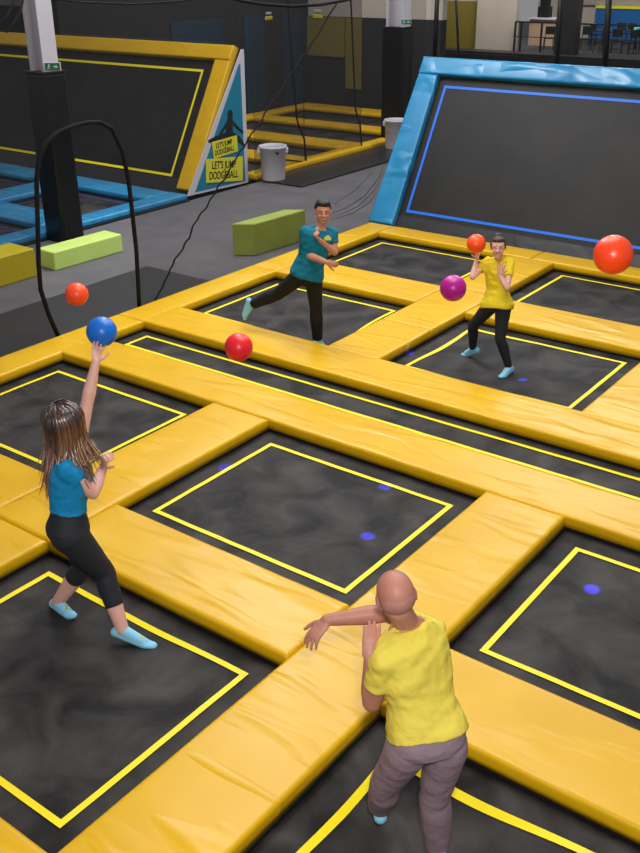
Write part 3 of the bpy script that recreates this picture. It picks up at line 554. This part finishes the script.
def person(label, H, J, face, skin, shirt_m, trous_m, sock_m, build=1.0, arms=None, ease=.02, leg_ease=.02, cuff=1.0, hands=None, gender='m', hair=None, sleeve=.55, hem=.0, armk=1.0, headk=1.0, legk=1.0):
    J = {k: V(v) for k, v in J.items()}; base = V((J['pel'].x, J['pel'].y, min(J['toeL'].z, J['toeR'].z, J['ankL'].z, J['ankR'].z)-.03))
    T = thing('person', label, 'person', base); LL = base
    M_SK = mat('skin', skin, .5, .35, sss=.0, col2=(skin[0]*.93, skin[1]*.85, skin[2]*.84, 1), cscale=6)
    h = H; lh = (J['hipL']-J['hipR']).normalized(); ls = (J['shL']-J['shR']).normalized(); sp_ = (J['neck']-J['pel']); sl = sp_.length; sd = sp_.normalized()
    shm = (J['shL']+J['shR'])/2
    fh, fs_ = lh.cross(V((0, 0, 1))).normalized(), ls.cross(sd).normalized()
    B = build
    prof_m = [(-.14, .060, .052), (-.07, .088, .064), (.02, .096, .068), (.16, .090, .064), (.34, .084, .060), (.52, .092, .064), (.70, .102, .068), (.82, .108, .064), (.91, .098, .052), (.97, .060, .042), (1.02, .036, .036)]
    prof_f = [(-.14, .060, .054), (-.07, .094, .068), (.02, .101, .070), (.16, .086, .060), (.34, .072, .052), (.52, .080, .058), (.68, .090, .066), (.80, .096, .058), (.90, .088, .046), (.96, .050, .036), (1.02, .030, .032)]
    prof = prof_m if gender == 'm' else prof_f
    def rings(t0, t1, extra, grow=lambda t: 0, ez=0):
        out = []
        ts = [t0] + [p[0] for p in prof if t0 < p[0] < t1] + [t1]
        for t in ts:
            for a, b in zip(prof[:-1], prof[1:]):
                if a[0] <= t <= b[0]: u = (t-a[0])/(b[0]-a[0]); wdt = a[1]+(b[1]-a[1])*u; dp = a[2]+(b[2]-a[2])*u
            m = min(1, max(0, t)); c = J['pel'].lerp(J['neck'], t) if t < .6 else J['pel'].lerp(J['neck'], t)*(1-.5*min(1, (t-.6)/.3)*(1 if t < .95 else max(0, (1.02-t)/.07)))+ (shm+(J['neck']-shm)*max(0, (t-.88)/.14)) *(.5*min(1, (t-.6)/.3)*(1 if t < .95 else max(0, (1.02-t)/.07)))
            l = orth(lh.lerp(ls, min(1, max(0, (t-.05)/.7))), sd); f = l.cross(sd)
            out.append((c, l, f, wdt*h*B+extra+grow(t), dp*h*B+extra+grow(t)))
        return out
    def leg(mb, s, ex, upto=1.0, loose=0, flat_end=False):
        hp, kn, an = J['hip'+s], J['kne'+s], J['ank'+s]; q = B**.5*legk
        mb.cap(hp, kn, .053*h*q*(1+(legk-1)*1.1)+ex, .034*h*q+ex+loose*.5, 20); mb.cap(hp.lerp(kn, .05), hp.lerp(kn, .35), .055*h*q*(1+(legk-1)*.8)+ex, .047*h*q+ex+loose*.3, 20)
        if upto > 0:
            ca = kn.lerp(an, min(.3, upto)); e = kn.lerp(an, upto); re = .034+(.021-.034)*max(0, (upto-.3)/.7); bk = -(V((J['toe'+s]-an)).normalized())*.008
            mb.cap(kn, ca+bk, .034*h*q+ex+loose*.5, .034*h*q+ex+loose*.8, 20)
            if upto > .3:
                rr = max(re*h*q+ex+loose*1.1, .022*h*q+ex)
                if flat_end: mb.tube([ca+bk, e], [.034*h*q+ex+loose*.8, rr], 20)
                else: mb.cap(ca+bk, e, .034*h*q+ex+loose*.8, rr, 20)
    def foot(mb, s, ex):
        an, to = J['ank'+s], J['toe'+s]; kn = J['kne'+s]; dn = (an-kn).normalized(); fd = (to-an); up_ = orth(-dn*.5+V((0, 0, .5)), fd.normalized()); side = fd.normalized().cross(up_)
        heel = an-fd.normalized()*.040*h/1.7-up_*.042*h/1.7; ballp = an.lerp(to, .78)-up_*.012
        mb.cap(an+(kn-an).normalized()*.015, heel, .022*h+ex, .019*h+ex, 14); mb.cap(heel, ballp-up_*.006, .019*h+ex, .021*h+ex, 14, flat=side, fr=.85)
        mb.cap(an, ballp, .023*h+ex, .019*h+ex, 14); mb.cap(ballp, to-fd.normalized()*.012, .025*h+ex, .020*h+ex, 16, flat=side, fr=.62)
    def arm(mb, s, ex=0, u1=1.0, only_upper=False, loose=0, flat_end=False):
        sh, el, wr = J['sh'+s], J['el'+s], J['wr'+s]; q = (B**.5)*(1.0 if gender == 'm' else .86)*armk
        e = sh.lerp(el, u1); r2 = .024*h*q+(.029-.024)*h*q*(1-u1)+ex+loose
        if flat_end: mb.tube([sh, e], [.030*h*q+ex, r2], 20); mb.ell(sh, (.03*h*q+ex, 0, 0), (0, .03*h*q+ex, 0), (0, 0, .03*h*q+ex))
        else: mb.cap(sh, e, .030*h*q+ex, r2, 18)
        if not only_upper:
            mid = el.lerp(wr, .3); mb.cap(el, mid, .0235*h*q, .0255*h*q, 16); mb.cap(mid, wr, .0255*h*q, .0155*h*q, 16)
    # body
    b = MB(); b.loft(rings(-.14, 1.02, 0))
    hd = J['head']; F = V(face).normalized(); ud = (hd-J['neck']).normalized()*.5+V((0, 0, .75)); U = orth(ud, F); Lf = U.cross(F)*1  # person's left
    if Lf.dot(ls) < 0 and abs(Lf.dot(ls)) > .3: pass
    k = h/1.74*headk; P = lambda l, f, u: hd+Lf*(l*k)+F*(f*k)+U*(u*k)
    b.cap(J['neck']-sd*.02, hd-U*.05*k-F*.012*k, (.036 if gender == 'm' else .030)*h*B**.5, (.033 if gender == 'm' else .028)*h, 18)
    b.ell(P(0, -.008, .026), Lf*.078*k, F*.098*k, U*.090*k, 28, 18); b.ell(P(0, .022, -.040), Lf*.060*k, F*.066*k, U*.072*k, 24, 14)
    b.ell(P(0, .068, -.092), Lf*.024*k, F*.020*k, U*.018*k); b.cap(P(0, .088, .018), P(0, .112, -.022), .008*k, .0135*k, 12); b.cap(P(-.010, .096, -.026), P(.010, .096, -.026), .009*k, .009*k, 10)
    b.cap(P(-.036, .080, .028), P(.036, .080, .028), .010*k, .010*k, 10); b.cap(P(-.045, .064, -.030), P(-.03, .074, -.02), .016*k, .016*k, 10); b.cap(P(.045, .064, -.030), P(.03, .074, -.02), .016*k, .016*k, 10)
    for s in (-1, 1): b.ell(P(s*.079, -.004, -.002), Lf*.009*k, F*.018*k, U*.031*k, 12, 10)
    for s in 'LR': leg(b, s, 0); foot(b, s, 0); arm(b, s); 
    for s, hh in (hands or {}).items(): hand(b, J['wr'+s], J['ha'+s], hh[0], hh[1], hh[2], hh[3], hh[4] if len(hh) > 4 else 1.0)
    fuse(b, 'body', M_SK, T, voxel=.0055, sm=3)
    # face
    mw = mat('eye_white', srgb(225, 222, 218), .3); mi = mat('iris', srgb(52, 36, 28), .3)
    for s in (-1, 1):
        e = MB().ell(P(s*.031, .0825, .008), Lf*.0125*k, F*.008*k, U*.0060*k, 14, 10).build('eye', mw, T, True, LL)
        MB().ell(P(s*.031, .0885, .008), Lf*.0068*k, F*.0038*k, U*.0060*k, 12, 8).build('iris', mi, e, True, LL)
        MB().tube([P(s*.016, .095, .029), P(s*.033, .0935, .033), P(s*.050, .078, .027)], [.0035*k, .004*k, .002*k], 6).build('eyebrow', mat('brow', srgb(50, 36, 30), .8), T, True, LL)
    mo = MB().ell(P(0, .0865, -.052), Lf*.025*k, F*.008*k, U*.0085*k, 16, 8).build('mouth', mat('lips', srgb(176, 92, 88), .4), T, True, LL)
    if hair != 'bald': MB().ell(P(0, .0905, -.0515), Lf*.018*k, F*.006*k, U*.0042*k, 14, 8).build('teeth', mat('teeth', srgb(238, 234, 226), .3), mo, True, LL)
    # hair
    if hair == 'short':
        mh = mat('hair_black', srgb(26, 20, 18), .5, .4, bump=.01, scale=40, stretch=(1, 1, .4)); g = MB(); g.ell(P(0, -.022, .044), Lf*.085*k, F*.097*k, U*.090*k, 28, 18); g.ell(P(0, .035, .092), Lf*.066*k, F*.055*k, U*.036*k); g.ell(P(0, -.05, -.0), Lf*.072*k, F*.058*k, U*.06*k)
        fuse(g, 'hair', mh, T, .006, 2, lambda p: .004*noise.noise(p*60))
    if hair == 'bun':
        mh = mat('hair_brown', srgb(62, 42, 32), .5, .4, bump=.006, scale=50); g = MB(); g.ell(P(0, -.022, .040), Lf*.084*k, F*.094*k, U*.086*k, 28, 18); g.ell(P(0, .04, .09), Lf*.058*k, F*.045*k, U*.030*k); g.ell(P(-.005, -.06, .115), Lf*.046*k, F*.044*k, U*.040*k)
        for s in (-1, 1): g.cap(P(s*.078, .025, .05), P(s*.082, .02, -.01), .012*k, .005*k)
        fuse(g, 'hair', mh, T, .006, 2, lambda p: .003*noise.noise(p*50))
    if hair == 'bald':
        g = MB(); g.ell(P(0, -.020, .004), Lf*.0772*k, F*.0850*k, U*.070*k, 28, 18); fuse(g, 'shaved_hair', mat('stubble', srgb(172, 120, 108), .6, .3, bump=.001, scale=300, col2=srgb(160, 112, 104), cscale=20), T, .006, 2)
    if hair == 'long':
        mh = bpy.data.materials.new('hair_highlighted'); mh.use_nodes = True; nt = mh.node_tree; pb = nt.nodes['Principled BSDF']; pb.inputs['Roughness'].default_value = .27; pb.inputs['Specular IOR Level'].default_value = 1.0
        at = nt.nodes.new('ShaderNodeAttribute'); at.attribute_name = 'lock'; rp = nt.nodes.new('ShaderNodeValToRGB'); cr = rp.color_ramp
        cr.elements[0].color = srgb(48, 32, 28); cr.elements[1].color = srgb(180, 132, 84); cr.elements[0].position = .25; cr.elements[1].position = .95; e_ = cr.elements.new(.6); e_.color = srgb(112, 74, 50)
        nt.links.new(at.outputs['Fac'], rp.inputs[0]); nt.links.new(rp.outputs[0], pb.inputs['Base Color'])
        g = MB(); vals = []
        def setv(v): 
            vals.extend([v]*(len(g.v)-len(vals)))
        g.ell(P(0, -.030, .034), Lf*.132*k, F*.118*k, U*.108*k, 28, 18); setv(.15)
        g.ell(P(0, -.075, -.07), Lf*.125*k, F*.08*k, U*.14*k, 20, 12); setv(.12)
        rnd = random.Random(3)
        for i in range(460):
            az = rnd.uniform(-1, 1)*PI*.86; # 0 = back
            back = -F; lat = Lf; out = (back*math.cos(az)+lat*math.sin(az)).normalized(); c = P(0, -.030, .030); rr = .131*k*rnd.uniform(.97, 1.13); pts = []; e0 = rnd.uniform(.12, .95)
            for a in np.linspace(e0, 1.35*PI/2+.1, 7):
                pts.append(c+out*math.sin(min(a, PI/2))*rr*1.02+U*math.cos(min(a, PI/2))*rr*1.0 - V((0, 0, 1))*max(0, a-PI/2)*.09)
            p = pts[-1]; Lh = rnd.uniform(.28, .50)*(1-.3*abs(az)/PI); sway = V((.8, .6, 0))*rnd.uniform(-.07, .10)+V(out)*rnd.uniform(-.03, .03)+camdir(hd)*.12+V((-.8, -.6, 0))*.005
            for u in (.2, .45, .7, 1.0):
                q = p+V((0, 0, -1))*Lh*u+sway*u*u*1.1+V((noise.noise(p*8+V((u, 0, 0))), noise.noise(p*8+V((0, u, 9))), 0))*.016; pts.append(q)
            n = len(pts); lat2 = V((0, 0, 1)).cross(out)
            g.tube(pts, [.004]+[.0105]*(n-3)+[.007, .002], 6, flat=lat2, fr=.45); base_v = rnd.random()
            m0 = len(vals); tot = len(g.v)-m0
            vals.extend([min(1, max(0, base_v*.45+.50*(j/tot)**1.6)) for j in range(tot)])
        me = g.mesh('hair', LL); aa = me.attributes.new('lock', 'FLOAT', 'POINT'); aa.data.foreach_set('value', vals[:len(me.vertices)]); link('hair', me, mh, T, True, LL)
    # clothes
    wr_ = lambda amp, sc: (lambda p: amp*.9*noise.noise(V(((.8*p.x+.6*p.y)*3, p.z*15-(.8*p.x+.6*p.y)*8, 1.5))) + amp*noise.noise(V((p.x*sc, p.y*sc, p.z*sc*1.6))) + amp*.5*noise.noise(p*sc*2.3))
    c = MB(); c.loft(rings(hem, .975, ease, lambda t: .020*max(0, (.3-t)/.3))); 
    for s in 'LR': arm(c, s, ease*.55, sleeve, True, .008, True)
    for s in 'LR': c.cap(J['neck'].lerp(J['sh'+s], .33)-sd*.010, J['sh'+s]-sd*.012, .028*h+ease*.5, .026*h+ease*.5, 16)
    sh_o = fuse(c, 'shirt', shirt_m, T, .007, 9, wr_(.008, 11))
    c = MB(); c.loft(rings(-.14, max(.10, hem+.06), leg_ease*.6+.006, lambda t: (legk-1)*.055*h*max(0, 1-abs(t-.06)/.25))); 
    for s in 'LR': leg(c, s, leg_ease*.5+.004, cuff[s] if isinstance(cuff, dict) else cuff, leg_ease, True)
    fuse(c, 'trousers', trous_m, T, .007, 9, wr_(.002+leg_ease*.12, 9))
    for s in 'LR':
        c = MB(); foot(c, s, .004); so = fuse(c, 'sock', sock_m, T, .006, 2)
        an, to = J['ank'+s], J['toe'+s]; fd = (to-an).normalized(); up_ = orth(V((0, 0, 1)) if abs(fd.z) < .8 else F, fd); q = an.lerp(to, .55)+up_*.026*h/1.7
        MB().cap(q, q+fd*.02, .010, .008, 10, flat=fd.cross(up_), fr=.8).build('grip_print', M_LBL, so, True, LL)
    return T, J, P
W1 = dict(pel=(0.804,4.742,0.725), hipL=(0.889,4.739,0.718), hipR=(0.720,4.749,0.694), kneL=(0.908,4.685,0.352), ankL=(1.009,4.768,-0.011), toeL=(0.998,4.587,-0.066), kneR=(0.483,4.804,0.385), ankR=(0.419,4.962,0.030), toeR=(0.278,4.982,-0.087), neck=(0.730,4.885,1.206), head=(0.741,4.805,1.371), shL=(0.889,4.821,1.202), shR=(0.575,4.900,1.141), elR=(0.529,4.643,1.032), wrR=(0.489,4.799,1.215), haR=(0.536,4.731,1.349), elL=(0.959,4.658,0.978), wrL=(0.784,4.805,1.053), haL=(0.793,4.811,1.211))
M1 = dict(pel=(-1.324,3.957,0.907), hipR=(-1.365,3.874,0.902), hipL=(-1.266,4.018,0.858), kneL=(-1.300,4.104,0.425), ankL=(-1.317,4.151,0.001), toeL=(-1.333,4.306,-0.125), kneR=(-1.701,3.859,0.619), ankR=(-2.069,3.773,0.430), toeR=(-2.162,3.754,0.246), neck=(-1.215,4.089,1.445), head=(-1.187,4.104,1.646), shR=(-1.319,3.925,1.405), shL=(-1.151,4.239,1.350), elR=(-1.382,4.019,1.133), wrR=(-1.141,4.113,1.053), haR=(-0.981,4.055,1.064), elL=(-1.220,4.383,1.100), wrL=(-1.461,4.404,1.206), haL=(-1.449,4.269,1.311))
BM = dict(pel=(3.808,-1.742,0.879), hipL=(3.737,-1.811,0.827), hipR=(3.882,-1.679,0.833), kneR=(3.808,-1.636,0.392), ankR=(3.816,-1.582,-0.035), toeR=(3.765,-1.513,-0.221), kneL=(3.567,-1.736,0.427), ankL=(3.438,-1.588,0.051), toeL=(3.318,-1.438,-0.027), neck=(3.593,-1.623,1.421), head=(3.579,-1.705,1.605), shL=(3.607,-1.838,1.317), shR=(3.653,-1.478,1.304), elL=(3.531,-1.828,1.024), wrL=(3.523,-1.836,1.288), haL=(3.464,-1.730,1.447), elR=(3.355,-1.434,1.252), wrR=(3.116,-1.640,1.226), haR=(3.076,-1.780,1.127))
W2 = dict(pel=(0.715,-1.415,0.803), hipL=(0.646,-1.350,0.786), hipR=(0.784,-1.464,0.805), kneR=(0.895,-1.289,0.441), ankR=(1.090,-1.349,0.060), toeR=(1.300,-1.261,-0.040), kneL=(0.637,-1.258,0.373), ankL=(0.412,-1.376,0.027), toeL=(0.600,-1.392,-0.010), neck=(0.698,-1.297,1.302), head=(0.628,-1.230,1.521), shL=(0.597,-1.154,1.274), shR=(0.807,-1.434,1.289), elL=(0.575,-1.012,1.552), wrL=(0.553,-0.871,1.823), haL=(0.476,-0.770,1.923), elR=(0.852,-1.272,1.061), wrR=(0.743,-1.063,1.146), haR=(0.820,-1.105,1.282))
SK1, SK2, SK3 = srgb(224, 174, 160), srgb(196, 138, 112), srgb(180, 124, 108)
M_LEG = mat('black_leggings', srgb(34, 38, 44), .7, .3, bump=.002, scale=20); M_TR = mat('black_trousers', srgb(22, 22, 24), .8, .3, bump=.006, scale=12); M_PUR = W(srgb(146, 124, 134), srgb(132, 112, 122))
M_SOCK = mat('light_blue_sock', srgb(140, 205, 236), .8, .3, bump=.002, scale=80)
M_YS = W(srgb(226, 200, 40), srgb(214, 188, 32)); M_YS2 = W(srgb(224, 204, 84), srgb(216, 196, 74)); M_TS = W(srgb(10, 112, 134), srgb(8, 100, 122)); M_BS = W(srgb(16, 134, 190), srgb(12, 122, 176))
camdir = lambda p: (CAM-V(p)).normalized()
def toward(J, **k):
    for n, d in k.items(): J[n] = tuple(V(J[n])+camdir(J[n])*d)
def lift(J, dz, *n):
    for a in n: J[a] = (J[a][0], J[a][1], J[a][2]+dz)
toward(M1, elR=.15, wrR=.30, haR=.20, elL=.25, wrL=.55, haL=.48); toward(W1, elL=.07, wrL=.24, haL=.24)
lift(M1, .035, 'shL', 'shR'); lift(M1, .02, 'neck'); lift(W1, .02, 'shL', 'shR')
T1, J1, _ = person('person in a yellow T-shirt and black leggings holding up an orange ball, facing the camera', 1.66, W1, (.40, -.91, .06), SK1, M_YS, M_LEG, M_SOCK, .96, gender='f', hair='bun', headk=1.05, leg_ease=.002, cuff=.95,
       hands=dict(R=((-.2, -.3, 1), 1, .30, .35, .95), L=((.3, -.9, .1), 1, .12, .30, .95)), hem=-.08)
T2, J2, _ = person('person in a teal polo shirt and black trousers, balancing on one leg with arms crossed', 1.80, M1, (.68, -.73, .02), SK2, M_TS, M_TR, M_SOCK, 1.0, gender='m', hair='short', headk=1.11, leg_ease=.012, cuff=.93,
       hands=dict(R=((-.6, .8, 0), -1, .9, .05), L=((.3, .9, -.3), 1, 1.3, .02)), hem=-.06)
T3, J3, P3 = person('bald person in yellow T-shirt and purple-grey trousers seen from behind, one arm stretched left', 1.80, BM, (-.62, .66, -.30), SK3, M_YS2, M_PUR, M_SOCK, 1.02, gender='m', hair='bald', headk=1.12, leg_ease=.016, cuff=.93,
       hands=dict(R=((0, .2, -1), -1, .35, .18, 1.12), L=((-.6, .8, 0), -1, .22, .04, 1.15)), armk=1.12, hem=.05, ease=.018)
T4, J4, _ = person('long-haired person in a blue T-shirt and cropped leggings reaching up to a blue ball', 1.70, W2, (.02, .98, .16), SK1, M_BS, M_LEG, M_SOCK, 1.12, gender='f', hair='long', leg_ease=.002, cuff=dict(L=.33, R=.58), legk=1.14,
       hands=dict(L=((.3, .5, .8), 1, .32, .35), R=((.2, .9, 0), -1, 1.0, .05)), hem=.27, sleeve=.36, armk=1.2)
# small things worn
J = J3; d = (J['wrR']-J['elR']).normalized(); p = J['wrR']-d*.035
MB().tube([p-d*.008, p+d*.008], .0315, 20).build('wristband', M_LBL, T3, True, T3.location)
def chest_mark(T, c, r, u, n, s):
    o = MB().obox(c, r*s, u*s*.5, n*.004).build('shirt_emblem', M_LBL, T, origin=T.location); MB().obox(c+u*s*.6, r*s*.5, u*s*.35, n*.003).build('emblem_top', M_WHITE, o, origin=T.location)
def polo(T, J, r=.066):
    u = (J['neck']-J['pel']).normalized(); l = orth(J['shL']-J['shR'], u); f = l.cross(u); c = J['neck']-u*.012; pts = []
    for a in range(-155, 156, 10):
        t = math.radians(a); pts.append(c - f*math.cos(t)*r*.92 + l*math.sin(t)*r*1.12 - u*(.045*(abs(a)/155)**4) + f*.012*(abs(a)/155)**4)
    MB().tube(pts, .017, 10, flat=u, fr=.55).build('collar', M_TS, T, True, T.location)
polo(T2, J2)
cc = camdir((-1.18, 4.15, 1.25)); tgt = CAM+ray(327, 238.5)*((V(M1['neck'])-CAM).dot(fw)-.02); chest_mark(T2, tgt+cc*.105, V((.8, .6, 0)), V((0, 0, 1)), cc, .04)
sh = J3['shL'].lerp(J3['elL'], .30); cc = camdir(sh); ol = V((-.8, -.6, 0)); q = sh+cc*.055+ol*.028
em = MB().cap(q+V((0, 0, .03)), q-V((0, 0, .03))+ol*-.012, .012, .006, 8, flat=(.8, .6, 0), fr=.4).build('sleeve_emblem', M_TEAL, T3, True, T3.location)
# ball held by the women
def atp(px, py, q): dpt = (V(q)-CAM).dot(fw); return CAM+ray(px, py)*dpt
ball(atp(475.5, 243.5, J1['haR']), .108, srgb(255, 84, 30), 'orange ball held up in the hand of the woman in yellow')
ball(atp(101, 331.5, J4['haL']+V((0, .05, 0))), .108, srgb(10, 105, 205), 'blue ball at the fingertips of the blue-shirted woman')

# ---------------------------------------------------------------- blue party light dots
for px, py, z in ((224, 467, 0), (384, 487, 0), (367, 536, 0), (591, 589, 0), (415, 387, .14), (547, 478, .14), (541, 530, .14), (250, 413, .14), (404, 430, .14), (409, 353, 0), (522, 379, -.05)):
    tg = onz(px, py, z); lp = V((tg.x*.3+1.5, tg.y*.3+3, 7.2)); l = bpy.data.lights.new('party_beam', 'SPOT'); l.spot_size = math.radians(.75); l.spot_blend = .5; l.energy = 30000 if z < .1 else 9000; l.color = (.05, .05, 1); l.shadow_soft_size = .01
    o = bpy.data.objects.new('party_beam', l); COL.objects.link(o); o.location = lp; o.rotation_euler = (tg-lp).to_track_quat('-Z', 'Y').to_euler()
